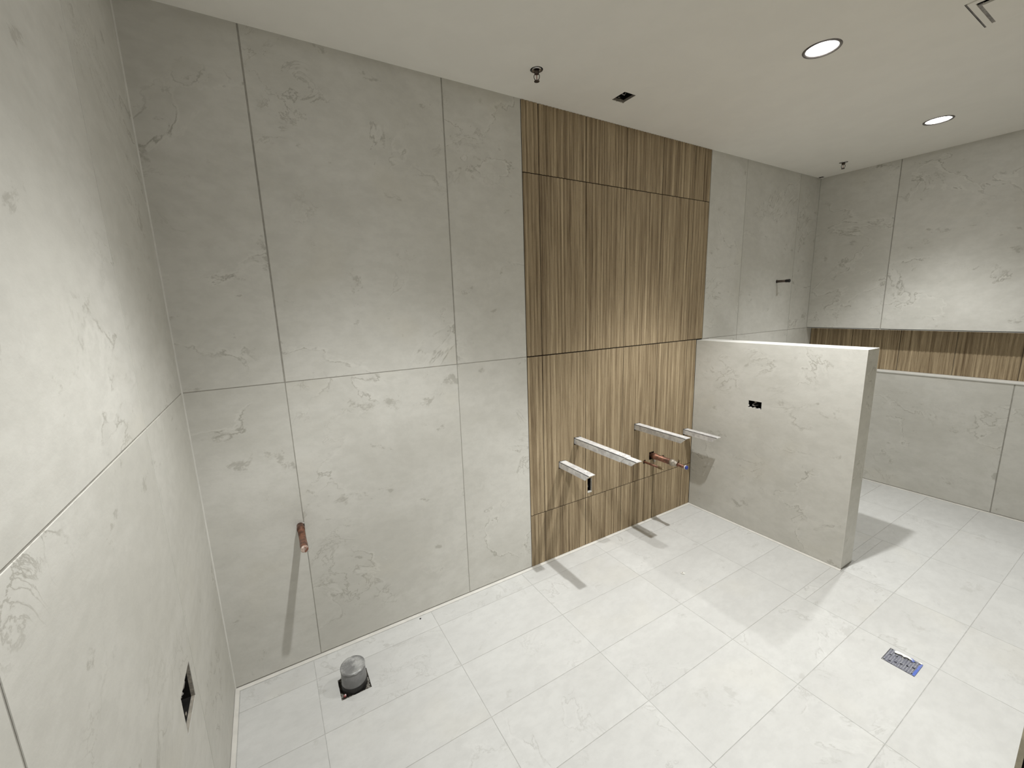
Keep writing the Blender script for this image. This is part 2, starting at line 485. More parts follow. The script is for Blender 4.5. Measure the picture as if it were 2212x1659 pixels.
for (a0, a1) in ((HW1, K1), (K1, K2), (K2, L)):
    lay(FR['back'], 'tile', a0, a1, 0.006, ZJ, wb, M['wall'], ga=0.004)
lay(FR['back'], 'tile', L, L + ND, NB, ZJ, wb, M['wall'], gap=0.002)
WROWS = (0.004, 0.3587, ZJ, 2.3833, ZC)
WCOLS = [WX0, 1.725, 2.0665, 2.4050, 2.7435, 3.0820, WX1]
for j in range(4):
    for i in range(6):
        a0, a1 = WCOLS[i], WCOLS[i + 1]
        if j < 2: a1 = min(a1, HW0)
        fluted(FR['back'], a0 + (0.002 if i == 0 else 0), a1, WROWS[j], WROWS[j + 1], wb, holes=[BOX_WOOD] + BRK_HOLES, rounds=[SUPPLY, DRAIN],
               gt=(0.0034, 0.0060, 0.0040, 0.002)[j], gb=(0.002, 0.0034, 0.0060, 0.0040)[j])

# ------------------------------------------------------------------ left wall
YL = -2.60
bm = slab_bm(-YL + 0.0, ZC + 0.05, 0.12, 0.0001, holes=[(BOX_LEFT[0] - YL / 2, BOX_LEFT[1] - YL / 2, BOX_LEFT[2] - ZC / 2, BOX_LEFT[3] - ZC / 2)], mi_hole=1)
wl = struct(link('wall_left', bm, [M['grout'], M['plaster']], None, fmat(FR['left'], YL / 2, ZC / 2, -0.0013)))
for (a0, a1) in ((-0.590, 0.0), (-1.385, -0.590), (-2.18, -1.385), (YL, -2.18)):
    lay(FR['left'], 'tile', a0, a1, 0.006, ZJ, wl, M['wall'], holes=[BOX_LEFT], ga=0.0045)
    lay(FR['left'], 'tile', a0, a1, ZJ, ZC + 0.004, wl, M['wall'], ga=0.0045, gap=0.004)

# ------------------------------------------------------------------ right wall with the long niche
FRR = fr_x(L)
YR = 2.2
bm = bmesh.new()
box(bm, (L + 0.002, -YR, -0.02), (L + 0.25, 0.10, NB - 0.004))
box(bm, (L + 0.002, -YR, ZJ + 0.008), (L + 0.25, 0.10, ZC + 0.02))
box(bm, (L + ND + 0.007, -YR, NB - 0.004), (L + 0.25, 0.10, ZJ + 0.008))
wr = struct(link('wall_right', bm, M['grout']))
for (a0, a1) in ((0.0, 0.574), (0.574, 1.380), (1.380, YR)):
    lay(FRR, 'tile', a0, a1, ZJ - 0.002, ZC + 0.004, wr, M['wall'], ga=0.006)
    lay(FRR, 'tile', a0, a1, 0.006, NB - 0.002, wr, M['wall'], ga=0.006)
bm = slab_bm(YR, ND + 0.006, 0.008, 0.0006)
link('niche_shelf', bm, M['cap'], wr, Matrix.Translation((L + (ND + 0.006) / 2 - 0.006, -YR / 2, NB + 0.003)) @ Matrix.Rotation(-math.pi / 2, 4, 'Z'))
bm = bmesh.new(); box(bm, (L - 0.0035, -YR, NB - 0.010), (L + 0.004, 0.0, NB + 0.0032))
link('edge_trim', bm, M['cap'], wr)
bm = bmesh.new(); box(bm, (L, -YR, ZJ - 0.002), (L + ND, 0.0, ZJ + 0.006))
link('niche_soffit', bm, M['wall'], wr)
nb_ = [0.0, 0.3450, 0.6880, 1.0310, 1.3740, 1.7170, YR]
for i in range(6):
    fluted(fr_x(L + ND), nb_[i], nb_[i + 1], NB + 0.003, ZJ - 0.002, wr, name='fluted_panel')

# ------------------------------------------------------------------ front wall beside the doorway (only its end shows)
bm = bmesh.new(); box(bm, (FX + 0.0, YF - 0.14, -0.02), (L + 0.25, YF - 0.0065, ZC + 0.02))
wf = struct(link('wall_front', bm, M['black']))
bm = bmesh.new(); box(bm, (FX - 0.001, YF - 0.0065, 0.905), (FX + 1.6, YF, ZC))
link('tile', bm, M['timber'], wf)
bm = bmesh.new(); box(bm, (FX + 1.6, YF - 0.0065, 0.006), (L, YF, ZC)); box(bm, (FX + 0.012, YF - 0.0065, 0.006), (FX + 1.6, YF - 0.0005, 0.903))
link('tile', bm, M['wall'], wf)
# lintel over the doorway behind the camera
bm = bmesh.new(); box(bm, (0.0, YF - 0.30, 2.45), (FX, YF - 0.14, ZC + 0.01))
struct(link('wall_lintel', bm, M['white']))

# ------------------------------------------------------------------ floor
FT = FR['floor']
PIPE_HOLE = (0.403, 0.530, -0.322, -0.203)
DRAIN_HOLE = (2.588, 2.701, -1.584, -1.469)
def fh(h, cx, cy): return (h[0] - cx, h[1] - cx, h[2] - cy, h[3] - cy)
fcx, fcy, fw_, fh_ = (L) / 2, -1.30, L + 0.3, 2.8
bm = slab_bm(fw_, fh_, 0.10, 0.0001, holes=[fh(PIPE_HOLE, fcx, fcy), fh(DRAIN_HOLE, fcx, fcy)], mi_hole=1)
fl = struct(link('floor', bm, [M['floor_grout'], M['mortar']], None, fmat(FT, fcx, fcy, -0.0008)))
rows = [-0.021, -0.144, -0.439, -0.737, -1.035, -1.331, -1.630, -1.926, -2.225, -2.60]
cols = [0.019, 0.321, 0.920, 1.520, 2.126, 2.730, HW0 + 0.002]
cols2 = [HW0 + 0.002, 3.795, 4.395, L - 0.019]
for j in range(len(rows) - 1):
    for cs in (cols, cols2):
        for i in range(len(cs) - 1):
            a0, a1, b1, b0 = cs[i], cs[i + 1], rows[j], rows[j + 1]
            if cs is cols and i == 5: 
                if b0 > HWY: a1 = HW0 - 0.019
                elif b1 > HWY:
                    lay(FT, 'tile', a0, a1, b0, HWY - 0.012, fl, M['floor'], th=0.0007, gap=0.0024, ga=0.0024, ch=0.0003)
                    lay(FT, 'tile', a0, HW0 - 0.019, HWY - 0.012, b1, fl, M['floor'], th=0.0007, gap=0.0014, ga=0.0024, ch=0.0003)
                    continue
            if cs is cols2 and i == 0:
                if b0 > HWY: a0 = HW1 + 0.019
                elif b1 > HWY:      # row that meets the end of the half wall
                    lay(FT, 'tile', a0, a1, b0, HWY - 0.012, fl, M['floor'], th=0.0007, gap=0.0024, ga=0.0024, ch=0.0003)
                    lay(FT, 'tile', HW1 + 0.019, a1, HWY - 0.012, b1, fl, M['floor'], th=0.0007, gap=0.0014, ga=0.0024, ch=0.0003)
                    continue
            lay(FT, 'tile', a0, a1, b0, b1, fl, M['floor'], th=0.0007, gap=0.0024, ga=0.0022, holes=[PIPE_HOLE, DRAIN_HOLE], ch=0.0003)

# pale edge strips between floor and walls
def strip(name, p0, p1, nrm, label=None):
    """low bevelled strip from p0 to p1 at a wall whose room side is nrm"""
    bm = bmesh.new()
    p0 = V((*p0, 0)); p1 = V((*p1, 0)); n = V((*nrm, 0))
    pr = [(0.0005, -0.001), (0.0005, 0.0045), (0.004, 0.0040), (0.0155, 0.0018), (0.0172, 0.0006), (0.0172, -0.001)]
    A = [bm.verts.new(p0 + n * d + V((0, 0, z))) for d, z in pr]
    B = [bm.verts.new(p1 + n * d + V((0, 0, z))) for d, z in pr]
    for i in range(len(pr) - 1): bm.faces.new((A[i], B[i], B[i + 1], A[i + 1]))
    bm.faces.new(A); bm.faces.new(B[::-1])
    bmesh.ops.recalc_face_normals(bm, faces=bm.faces)
    return struct(link(name, bm, M['strip']))
strip('baseboard_back', (0.0, 0.0), (HW0, 0.0), (0, -1))
strip('baseboard_left', (0.0, 0.0), (0.0, YL), (1, 0))
strip('baseboard_partition', (HW0, 0.0), (HW0, HWY - 0.004), (-1, 0))
strip('baseboard_shower', (HW1, 0.0), (L, 0.0), (0, -1))
strip('baseboard_right', (L, 0.0), (L, YF), (-1, 0))

# caulk beads in the room corners
M['caulk'] = plain('pale_caulk', (0.66, 0.65, 0.61), 0.6, var=0.06, vs=25)
M['caulk_grey'] = plain('grey_caulk', (0.44, 0.43, 0.39), 0.7, var=0.1, vs=25)
for nm, x, sx, z0, mt in (('trim_1', 0.0, 1, 0.005, M['caulk']), ('trim_2', L, -1, ZJ, M['caulk_grey'])):
    bm = bmesh.new()
    pr = [(-0.001, 0.001), (0.0042, 0.001), (0.0042, -0.0004), (0.0014, -0.0014), (0.0004, -0.0042), (-0.001, -0.0042)]
    A = [bm.verts.new((x + sx * a, b, z0)) for a, b in pr]; B = [bm.verts.new((x + sx * a, b, ZC)) for a, b in pr]
    for i in range(len(pr)):
        j = (i + 1) % len(pr); bm.faces.new((A[i], A[j], B[j], B[i]))
    bm.faces.new(A); bm.faces.new(B)
    bmesh.ops.recalc_face_normals(bm, faces=bm.faces)
    struct(link(nm, bm, mt))

# ------------------------------------------------------------------ half-height partition
bm = bmesh.new()
_a, _b, _c, _d = -BOX_HALF[1], -BOX_HALF[0], BOX_HALF[2], BOX_HALF[3]
box(bm, (HW0 + 0.060, HWY + 0.004, -0.01), (HW1 - 0.004, 0.0, HWZ - 0.004))
box(bm, (HW0 + 0.004, HWY + 0.004, -0.01), (HW0 + 0.060, _a, HWZ - 0.004))
box(bm, (HW0 + 0.004, _b, -0.01), (HW0 + 0.060, 0.0, HWZ - 0.004))
box(bm, (HW0 + 0.004, _a, -0.01), (HW0 + 0.060, _b, _c))
box(bm, (HW0 + 0.004, _a, _d), (HW0 + 0.060, _b, HWZ - 0.004))
hwm = struct(link('wall_partition', bm, M['grout']))
fpn = fr_x(HW0)
lay(fpn, 'tile', 0.0, -HWY, 0.005, HWZ, hwm, [M['wall'], M['black']], th=0.0035, gap=0.0003, ga=0.0003, holes=[BOX_HALF])
lay(fr_xp(HW1), 'tile', HWY, 0.0, 0.005, HWZ, hwm, M['wall'], th=0.0035, gap=0.0003)
lay(fr_y(HWY), 'tile', HW0 + 0.0016, HW1, 0.005, HWZ, hwm, M['wall'], th=0.0035, gap=0.0002)
lay(fr_z(HWZ), 'cap_tile', HW0 + 0.0004, HW1, HWY + 0.0004, 0.0, hwm, M['cap'], th=0.0035, gap=0.0002)
bm = bmesh.new(); box(bm, (HW0 - 0.0006, HWY - 0.0006, 0.005), (HW0 + 0.0014, HWY + 0.0014, HWZ - 0.001))
link('corner_bead', bm, M['strip'], hwm)

# ------------------------------------------------------------------ ceiling
CX, CY, CW, CH = L / 2 + 0.1, 1.20, L + 0.5, 3.0
def cr(x, y, r): return (x - CX, -y - CY, r)
SPR = [(1.538, -0.262), (4.545, -0.311)]
crounds = [cr(x, y, 0.064) for x, y in LAMPS] + [cr(x, y, 0.030) for x, y in SPR]
FAN = (2.748, 3.023, 1.381, 1.655)
choles = [(BOX_CEIL[0] - CX, BOX_CEIL[1] - CX, BOX_CEIL[2] - CY, BOX_CEIL[3] - CY),
          (4.838 - CX, 4.874 - CX, 0.004 - CY, 0.040 - CY),
          (FAN[0] - CX, FAN[1] - CX, FAN[2] - CY, FAN[3] - CY)]
bm = slab_bm(CW, CH, 0.016, 0.0001, holes=choles, rounds=crounds, mi_hole=1)
ce = struct(link('ceiling', bm, [M['ceiling'], M['plaster']], None, fmat(FR['ceiling'], CX, CY, 0.0)))
bm = bmesh.new()
box(bm, (-0.2, -2.75, ZC + 0.20), (L + 0.4, 0.35, ZC + 0.22))
box(bm, (-0.2, -2.75, ZC + 0.016), (-0.15, 0.35, ZC + 0.20)); box(bm, (L + 0.34, -2.75, ZC + 0.016), (L + 0.39, 0.35, ZC + 0.20))
box(bm, (-0.2, 0.25, ZC + 0.016), (L + 0.39, 0.30, ZC + 0.20)); box(bm, (-0.2, -2.72, ZC + 0.016), (L + 0.39, -2.70, ZC + 0.20))
link('light_block_box', bm, M['black'], ce, ID)  # unseen black box added over the ceiling to block world light leaks

# ------------------------------------------------------------------ downlights
def downlight(x, y, label, k=1.0):
    t = thing('downlight', label, 'light', (x, y, ZC), 'recessed ceiling downlights')
    bm = bmesh.new()
    R_ = [(0.001, 0.0600), (-0.0020, 0.0610), (-0.0034, 0.0660), (-0.0030, 0.0715), (0.0006, 0.0735)]
    lathe(bm, [(z, r) for z, r in R_], (0, 0, 1), n=48, cap0=False, cap1=False)
    link('trim_ring', bm, M['ring'], t)
    bm = bmesh.new()
    lathe(bm, [(0.002, 0.0605), (0.0045, 0.060)], (0, 0, 1), n=48)
    link('diffuser', bm, M['lens'], t)
    bm = bmesh.new()
    lathe(bm, [(0.0046, 0.0615), (0.060, 0.0600), (0.085, 0.040)], (0, 0, 1), n=32, cap0=False)
    link('housing', bm, M['dark_metal'], t)
    for nm, size, blend, power, rad in (('beam', 179, 0.0, BEAM_W, 0.022),):
        ld = bpy.data.lights.new(nm, 'SPOT')
        ld.energy = power * k; ld.spot_size = math.radians(size); ld.spot_blend = blend
        ld.shadow_soft_size = rad; ld.color = LIGHT_COL
        # photometric curve of the reflector: intensity against angle from straight down
        ld.use_nodes = True
        lt = ld.node_tree
        em = next(n for n in lt.nodes if n.type == 'EMISSION')
        tc = lt.nodes.new('ShaderNodeTexCoord'); sx = lt.nodes.new('ShaderNodeSeparateXYZ')
        lt.links.new(tc.outputs['Normal'], sx.inputs[0])
        ang = mth(lt, 'DIVIDE', mth(lt, 'ARCCOSINE', mth(lt, 'MULTIPLY', sx.outputs['Z'], NZ)), math.pi / 2)
        rp = lt.nodes.new('ShaderNodeValToRGB'); rp.color_ramp.interpolation = 'B_SPLINE'
        el = rp.color_ramp.elements
        while len(el) > 1: el.remove(el[0])
        for k, (deg, v) in enumerate(PHOTOMETRY):
            e = el[0] if k == 0 else el.new(deg / 90)
            e.position = deg / 90; e.color = (v, v, v, 1)
        lt.links.new(ang, rp.inputs[0])
        lt.links.new(rp.outputs[0], em.inputs['Strength'])
        lo = bpy.data.objects.new(nm, ld); C.objects.link(lo); lo.parent = t
        lo.location = (0, 0, -0.006)
    return t
downlight(*LAMPS[0], 'round lit recessed ceiling downlight with thin dark rim, the larger and nearer one', LAMP_K[0])
downlight(*LAMPS[1], 'small lit recessed ceiling downlight above the shower area, the farther one', LAMP_K[1])
downlight(*LAMPS[2], 'round recessed ceiling downlight nearest the left tiled wall', LAMP_K[2])

# ------------------------------------------------------------------ sprinklers
def sprinkler(x, y, label, rot, k=1.0):
    t = thing('fire_sprinkler', label, 'sprinkler', (x, y, ZC), 'ceiling fire sprinklers')
    t.rotation_euler = (0, 0, rot)
    bm = bmesh.new()
    lathe(bm, [(0.010, 0.0225), (-0.0005, 0.0235), (-0.0030, 0.0205), (-0.0015, 0.0125), (0.010, 0.012)], (0, 0, 1), n=28, cap0=False, cap1=False)
    link('cup', bm, M['chrome'], t)
    bm = bmesh.new()
    lathe(bm, [(0.06, 0.0105), (-0.004, 0.0105), (-0.007, 0.0125), (-0.0125, 0.0125), (-0.015, 0.009), (-0.019, 0.0085)], (0, 0, 1), n=12)
    link('body', bm, M['dark_metal'], t)
    for s in (-1, 1):
        bm = bmesh.new()
        wire(bm, [(s * 0.0085, 0, -0.017), (s * 0.0125, 0, -0.024), (s * 0.0125, 0, -0.032), (s * 0.0095, 0, -0.040), (s * 0.003, 0, -0.044)], 0.0017, 8)
        link('frame_arm', bm, M['dark_metal'], t)
    bm = bmesh.new(); lathe(bm, [(-0.019, 0.0018), (-0.024, 0.0024), (-0.036, 0.0024), (-0.042, 0.0015)], (0, 0, 1), n=10)
    link('bulb', bm, M['glass'], t)
    bm = bmesh.new()
    n = 16
    pts = []
    lathe(bm, [(-0.0435, 0.0050), (-0.0460, 0.0055), (-0.0465, 0.0125), (-0.0485, 0.0130), (-0.0488, 0.0045)], (0, 0, 1), n=16)
    link('deflector', bm, M['dark_metal'], t)
    return t
sprinkler(*SPR[0], 'bronze pendent fire sprinkler on the ceiling near the wood-look panel', -0.61)
sprinkler(*SPR[1], 'small dark fire sprinkler on the ceiling near the far corner', -1.19)
for (x, y) in SPR:
    bm = bmesh.new()
    n = 26
    a = [bm.verts.new((x + (0.0232) * math.cos(2 * math.pi * i / n), y + 0.0232 * math.sin(2 * math.pi * i / n), ZC + 0.0015)) for i in range(n)]
    b = [bm.verts.new((x + (0.0300) * math.cos(2 * math.pi * i / n), y + 0.0300 * math.sin(2 * math.pi * i / n), ZC + 0.006)) for i in range(n)]
    for i in range(n): bm.faces.new((a[i], a[(i + 1) % n], b[(i + 1) % n], b[i]))
    link('hole_shade_ring', bm, M['black'], ce, ID)  # black ring stands in for the shade inside the sprinkler hole

# ------------------------------------------------------------------ exhaust fan cover
fx0, fx1, fy0, fy1 = 2.748, 3.023, -1.655, -1.381
t = thing('exhaust_fan_cover', 'square white exhaust fan cover with dark gap in the ceiling', 'vent', ((fx0 + fx1) / 2, (fy0 + fy1) / 2, ZC))
hx = (fx1 - fx0) / 2 - 0.001
x0_, x1_, y0_, y1_ = -hx, hx - 0.002, -hx, hx - 0.0075     # frame sits in the cutout with a wider gap on one side
bm = bmesh.new()
for a, b in (((x0_, y0_, -0.004), (x1_, y0_ + 0.022, 0.001)), ((x0_, y1_ - 0.018, -0.004), (x1_, y1_, 0.001)),
             ((x0_, y0_ + 0.022, -0.004), (x0_ + 0.022, y1_ - 0.018, 0.001)), ((x1_ - 0.022, y0_ + 0.022, -0.004), (x1_, y1_ - 0.018, 0.001))):
    box(bm, a, b)
link('frame', bm, M['ceiling'], t)
bm = bmesh.new(); box(bm, (x0_ + 0.042, y0_ + 0.040, -0.010), (x1_ - 0.030, y1_ - 0.032, -0.002))
link('center_panel', bm, M['ceiling'], t)
bm = bmesh.new(); box(bm, (x0_ + 0.044, y1_ - 0.034, -0.002), (x1_ - 0.022, y1_ - 0.016, 0.002))
link('panel_gap_shade', bm, M['cable'], t)  # grey fill that colours in the soft shade beside the center panel
bm = bmesh.new(); box(bm, (x0_, y1_ + 0.0002, -0.0005), (x1_, y1_ + 0.0062, 0.003))
link('cutout_gap_shade', bm, M['ring'], t)  # fill whose grey imitates the shade in the cutout's wider gap
bm = bmesh.new()
q = 0.137
box(bm, (-q, -q, 0.09), (q, q, 0.092)); box(bm, (-q, -q, 0.0), (-q + 0.002, q, 0.09)); box(bm, (q - 0.002, -q, 0.0), (q, q, 0.09))
box(bm, (-q, -q, 0.0), (q, -q + 0.002, 0.09)); box(bm, (-q, q - 0.002, 0.0), (q, q, 0.09))
link('housing', bm, M['black'], t)
for s in (-1, 1):
    bm = bmesh.new(); wire(bm, [(s * 0.05, 0, -0.006), (s * 0.05, 0, 0.09)], 0.002, 6)
    link('spring_clip', bm, M['dark_metal'], t)

# ------------------------------------------------------------------ electrical boxes
def ebox(fr, hole, depth, label, inset, wires, body=None, ear=True):
    a0, a1, b0, b1 = hole
    ca, cb = (a0 + a1) / 2, (b0 + b1) / 2
    mw = fmat(fr, ca, cb, 0)
    t = thing('electrical_box', label, 'electrical box', (0, 0, 0))
    t.matrix_basis = mw
    w2, h2 = (a1 - a0) / 2, (b1 - b0) / 2
    e = 0.001
    bm = bmesh.new()
    W_, H_ = w2 - e, h2 - e
    th = 0.0016
    box(bm, (-W_, -H_, -depth), (W_, H_, -depth + th))
    box(bm, (-W_, -H_, -depth), (-W_ + th, H_, -inset)); box(bm, (W_ - th, -H_, -depth), (W_, H_, -inset))
    box(bm, (-W_, -H_, -depth), (W_, -H_ + th, -inset)); box(bm, (-W_, H_ - th, -depth), (W_, H_, -inset))
    link('box_body', bm, body or M['black'], t, mw)
    if ear:
        for s in (-1, 1):
            bm = bmesh.new(); box(bm, (-0.006, s * (H_ - 0.005) - 0.004, -inset - 0.004), (0.006, s * (H_ - 0.005) + 0.004, -inset - 0.002))
            link('screw_ear', bm, M['solder'], t, mw)
    rnd = random.Random(int(a0 * 1000) + 5)
    for k in range(wires):
        bm = bmesh.new()
        pts = []
        px, py = rnd.uniform(-W_ * .5, W_ * .5), rnd.uniform(-H_ * .6, H_ * .6)
        for i in range(7):
            u = i / 6
            pts.append((px + W_ * 0.30 * math.sin(u * 5 + k * 1.7), py * (1 - u) + H_ * 0.45 * math.cos(u * 4 + k * 2.1) * u, -depth + 0.004 + (depth - inset - 0.010) * math.sin(u * 3.0)))
        pts = [(max(-W_ + .006, min(W_ - .006, p[0])), max(-H_ + .006, min(H_ - .006, p[1])), p[2]) for p in pts]
        wire(bm, pts, 0.0034, 6)
        link('wire', bm, M['cable'], t, mw)
    return t
ebox(FR['left'], BOX_LEFT, 0.062, 'open electrical box with coiled grey cable in the left wall', 0.010, 9)
ebox(FR['back'], BOX_WOOD, 0.055, 'narrow upright outlet box cut into the wood-look fluted panel', 0.010, 2)
ebox(fpn, BOX_HALF, 0.045, 'small black rectangular outlet box in the half wall', 0.005, 2)
ebox(FR['ceiling'], BOX_CEIL, 0.070, 'open square black junction box in the ceiling near the wood-look panel', 0.012, 2)
# chipped lips of the openings
bm = bmesh.new(); box(bm, (BOX_WOOD[0] + 0.0015, -0.0015, BOX_WOOD[2] + 0.001), (BOX_WOOD[1] - 0.0015, 0.009, BOX_WOOD[2] + 0.010))
link('cut_edge', bm, M['white'], wb, ID)
bm = bmesh.new(); box(bm, (BOX_WOOD[1] - 0.006, -0.001, BOX_WOOD[2] + 0.010), (BOX_WOOD[1] - 0.0015, 0.009, BOX_WOOD[3] - 0.002))
link('cut_edge', bm, M['plaster'], wb, ID)
bm = bmesh.new()
bb = BOX_CEIL
rr = random.Random(3)
prev = None
for i in range(9):
    x = bb[0] + (bb[1] - bb[0]) * i / 8
    d = rr.uniform(0.0005, 0.006)
    x = min(max(x, bb[0] + 0.0045), bb[1] - 0.0045)
    box(bm, (x - 0.0055, -bb[2] - d, ZC - 0.001 - rr.uniform(0, .002)), (x + 0.0055, -bb[2] + 0.002, ZC + 0.010))
link('torn_board_edge', bm, M['plaster'], ce, ID)
bm = bmesh.new()
rr = random.Random(8)
for (z0, y) in ((0, 0.440), (1, 0.452), (2, 0.465), (3, 0.476), (4, 0.488), (5, 0.500), (6, 0.512)):
    box(bm, (HW0 + 0.0002, -y - 0.0065, BOX_HALF[2]), (HW0 + 0.006, -y + 0.0065, BOX_HALF[2] + rr.uniform(0.001, 0.006)))
box(bm, (HW0 + 0.0002, -BOX_HALF[0] - 0.006, BOX_HALF[2] + 0.010), (HW0 + 0.005, -BOX_HALF[0], BOX_HALF[2] + 0.020))
link('chipped_edge', bm, M['cap'], hwm)
# hole in the ceiling corner
t = thing('ceiling_patch', 'small dark ragged box at the hole in the far ceiling corner', 'electrical box', (4.856, -0.022, ZC))
bm = bmesh.new(); box(bm, (-0.017, -0.016, 0.030), (0.017, 0.016, 0.034)); box(bm, (-0.017, -0.016, 0.0), (-0.014, 0.016, 0.030)); box(bm, (0.014, -0.016, 0.0), (0.017, 0.016, 0.030))
box(bm, (-0.017, 0.013, 0.0), (0.017, 0.016, 0.030)); box(bm, (-0.017, -0.016, 0.0), (0.017, -0.013, 0.030))
link('box_body', bm, M['black'], t)
bm = bmesh.new(); box(bm, (-0.010, -0.012, -0.002), (0.012, 0.004, 0.012))
link('connector', bm, M['dark_metal'], t)

# ------------------------------------------------------------------ vanity support brackets
def bracket(x, z, ln, label, w=0.050, h=0.039, sleeve=None, stubhole=True):
    """steel angle: top flange + web on the left, end mitred back at the bottom"""
    t = thing('support_bracket', label, 'bracket', (x, 0.0, z), 'vanity support brackets')
    def angle(w, h, ln, th, off=(0, 0), holes=True, y0=0.055):
        ox, oz = off
        bm = bmesh.new()
        # top flange as a drilled plate (local x across, local y outwards)
        hs = [(w * 0.28 - w / 2, ln / 2 - 0.030, 0.0032), (w * 0.72 - w / 2, ln / 2 - 0.030, 0.0032),
              (w * 0.28 - w / 2, ln / 2 - 0.055, 0.0032), (w * 0.72 - w / 2, ln / 2 - 0.055, 0.0032)] if holes else []
        pb = slab_bm(w, ln + y0, th, 0.0004, rounds=[(a, b + y0 / 2, r) for a, b, r in hs])
        mt = Matrix(((1, 0, 0, ox + w / 2), (0, -1, 0, -(ln - y0) / 2), (0, 0, 1, oz), (0, 0, 0, 1)))
        bmesh.ops.transform(pb, matrix=mt, verts=pb.verts)
        bmesh.ops.reverse_faces(pb, faces=pb.faces)
        tmp = bpy.data.meshes.new('tmp'); pb.to_mesh(tmp); pb.free(); bm.from_mesh(tmp); bpy.data.meshes.remove(tmp)
        wb_ = bmesh.new()
        ys = [(y0, 0), (-ln, 0), (-ln + 0.036, -h), (y0, -h)]
        A = [wb_.verts.new((ox, y, oz + z_)) for y, z_ in ys]
        B = [wb_.verts.new((ox + th, y, oz + z_)) for y, z_ in ys]
        wb_.faces.new(A); wb_.faces.new(B[::-1])
        for i in range(4):
            j = (i + 1) % 4
            wb_.faces.new((A[i], B[i], B[j], A[j]))
        bmesh.ops.recalc_face_normals(wb_, faces=wb_.faces)
        # triangular gusset face closing the mitre
        return bm, wb_
    f, g = angle(w, h, ln, 0.0035)
    link('top_flange', f, M['steel'], t); link('web', g, M['steel'], t)
    bm = bmesh.new()
    A = [bm.verts.new(p) for p in ((0.0, -ln - 0.0006, 0.0002), (0.0, -ln + 0.0354, -h), (0.0035, -ln + 0.0354, -h), (0.0035, -ln - 0.0006, -0.0035))]
    bm.faces.new(A)
    link('cut_end', bm, M['steel_edge'], t)
    if sleeve:
        f, g = angle(w - 0.007, h - 0.006, sleeve, 0.0035, off=(0.0042, -0.0042), holes=False, y0=0.0)
        link('inner_flange', f, M['steel'], t); link('inner_web', g, M['steel'], t)
    return t
bracket(*BRK[0], 0.285, 'short low steel angle bracket, leftmost on the wood-look panel')
bracket(*BRK[1], 0.441, 'longest steel angle bracket with a second piece sliding out of its end', sleeve=0.524)
bracket(*BRK[2], 0.423, 'upper steel angle bracket above the capped copper pipes')
bracket(*BRK[3], 0.283, 'short low steel angle bracket beside the half wall')

# ------------------------------------------------------------------ pipes
def pipe_dir(name, label, x, z):
    return thing(name, label, 'pipe', (x, 0.0, z))
t = pipe_dir('copper_pipe_stub', 'thick copper pipe stub with pinched end low on the left tiled wall', STUB[0], STUB[1])
bm = bmesh.new(); lathe(bm, [(-0.08, 0.0143), (0.026, 0.0143), (0.027, 0.0160), (0.048, 0.0160), (0.049, 0.0143), (0.178, 0.0143), (0.180, 0.0152), (0.224, 0.0152)], (0, -1, 0), n=28, cap1=False)
link('tube', bm, M['copper'], t)
bm = bmesh.new(); lathe(bm, [(0.216, 0.0150), (0.230, 0.0148), (0.2335, 0.0130), (0.2345, 0.0095), (0.2305, 0.0040), (0.2320, 0.0005)], (0, -1, 0), n=28, cap0=False)
for v_ in bm.verts:
    if v_.co.y < -0.229: v_.co.y += 0.0022 * math.sin(v_.co.x * 420) * math.cos(v_.co.z * 300)
link('end_cap', bm, M['copper_end'], t)
bm = bmesh.new()
n = 18
ra = [bm.verts.new((0.0150 * math.cos(a), 0.0010, 0.0150 * math.sin(a))) for a in [math.radians(15 + 170 * i / n) for i in range(n + 1)]]
rb = [bm.verts.new((0.0213 * math.cos(a), -0.0006, 0.0213 * math.sin(a))) for a in [math.radians(15 + 170 * i / n) for i in range(n + 1)]]
for i in range(n): bm.faces.new((ra[i], rb[i], rb[i + 1], ra[i + 1]))
link('caulk', bm, M['cap'], t)

t = pipe_dir('copper_supply_pipe', 'thin copper water pipe with brass end, below the upper brackets', SUPPLY[0], SUPPLY[1])
bm = bmesh.new(); lathe(bm, [(-0.07, 0.0079), (0.138, 0.0079)], (0, -1, 0), n=20); link('tube', bm, M['copper'], t)
bm = bmesh.new(); lathe(bm, [(0.132, 0.0095), (0.150, 0.0100), (0.170, 0.0102), (0.176, 0.0085)], (0, -1, 0), n=12); link('end_cap', bm, M['brass'], t)

t = pipe_dir('copper_drain_pipe', 'thick copper drain pipe stepping down to a blue capped end', DRAIN[0], DRAIN[1])
bm = bmesh.new(); lathe(bm, [(-0.08, 0.0210), (0.006, 0.0210), (0.007, 0.0235), (0.036, 0.0235), (0.038, 0.0210), (0.175, 0.0210)], (0, -1, 0), n=28); link('tube', bm, M['copper'], t)
bm = bmesh.new(); lathe(bm, [(0.170, 0.0240), (0.190, 0.0240), (0.193, 0.0218), (0.208, 0.0212), (0.222, 0.0150), (0.226, 0.0150)], (0, -1, 0), n=28); link('reducer', bm, M['solder'], t)
bm = bmesh.new(); lathe(bm, [(0.222, 0.0135), (0.238, 0.0135), (0.240, 0.0118), (0.292, 0.0118)], (0, -1, 0), n=24); link('thin_tube', bm, M['copper'], t)
bm = bmesh.new(); lathe(bm, [(0.000, 0.0052), (0.020, 0.0052), (0.022, 0.0080), (0.029, 0.0080)], (0.25, -0.25, 1), c=(0.004, -0.228, 0.010), n=12); link('bleed_valve', bm, M['brass'], t)
bm = bmesh.new(); lathe(bm, [(0.288, 0.0145), (0.297, 0.0150)], (0, -1, 0), n=24); link('collar', bm, M['cap'], t)
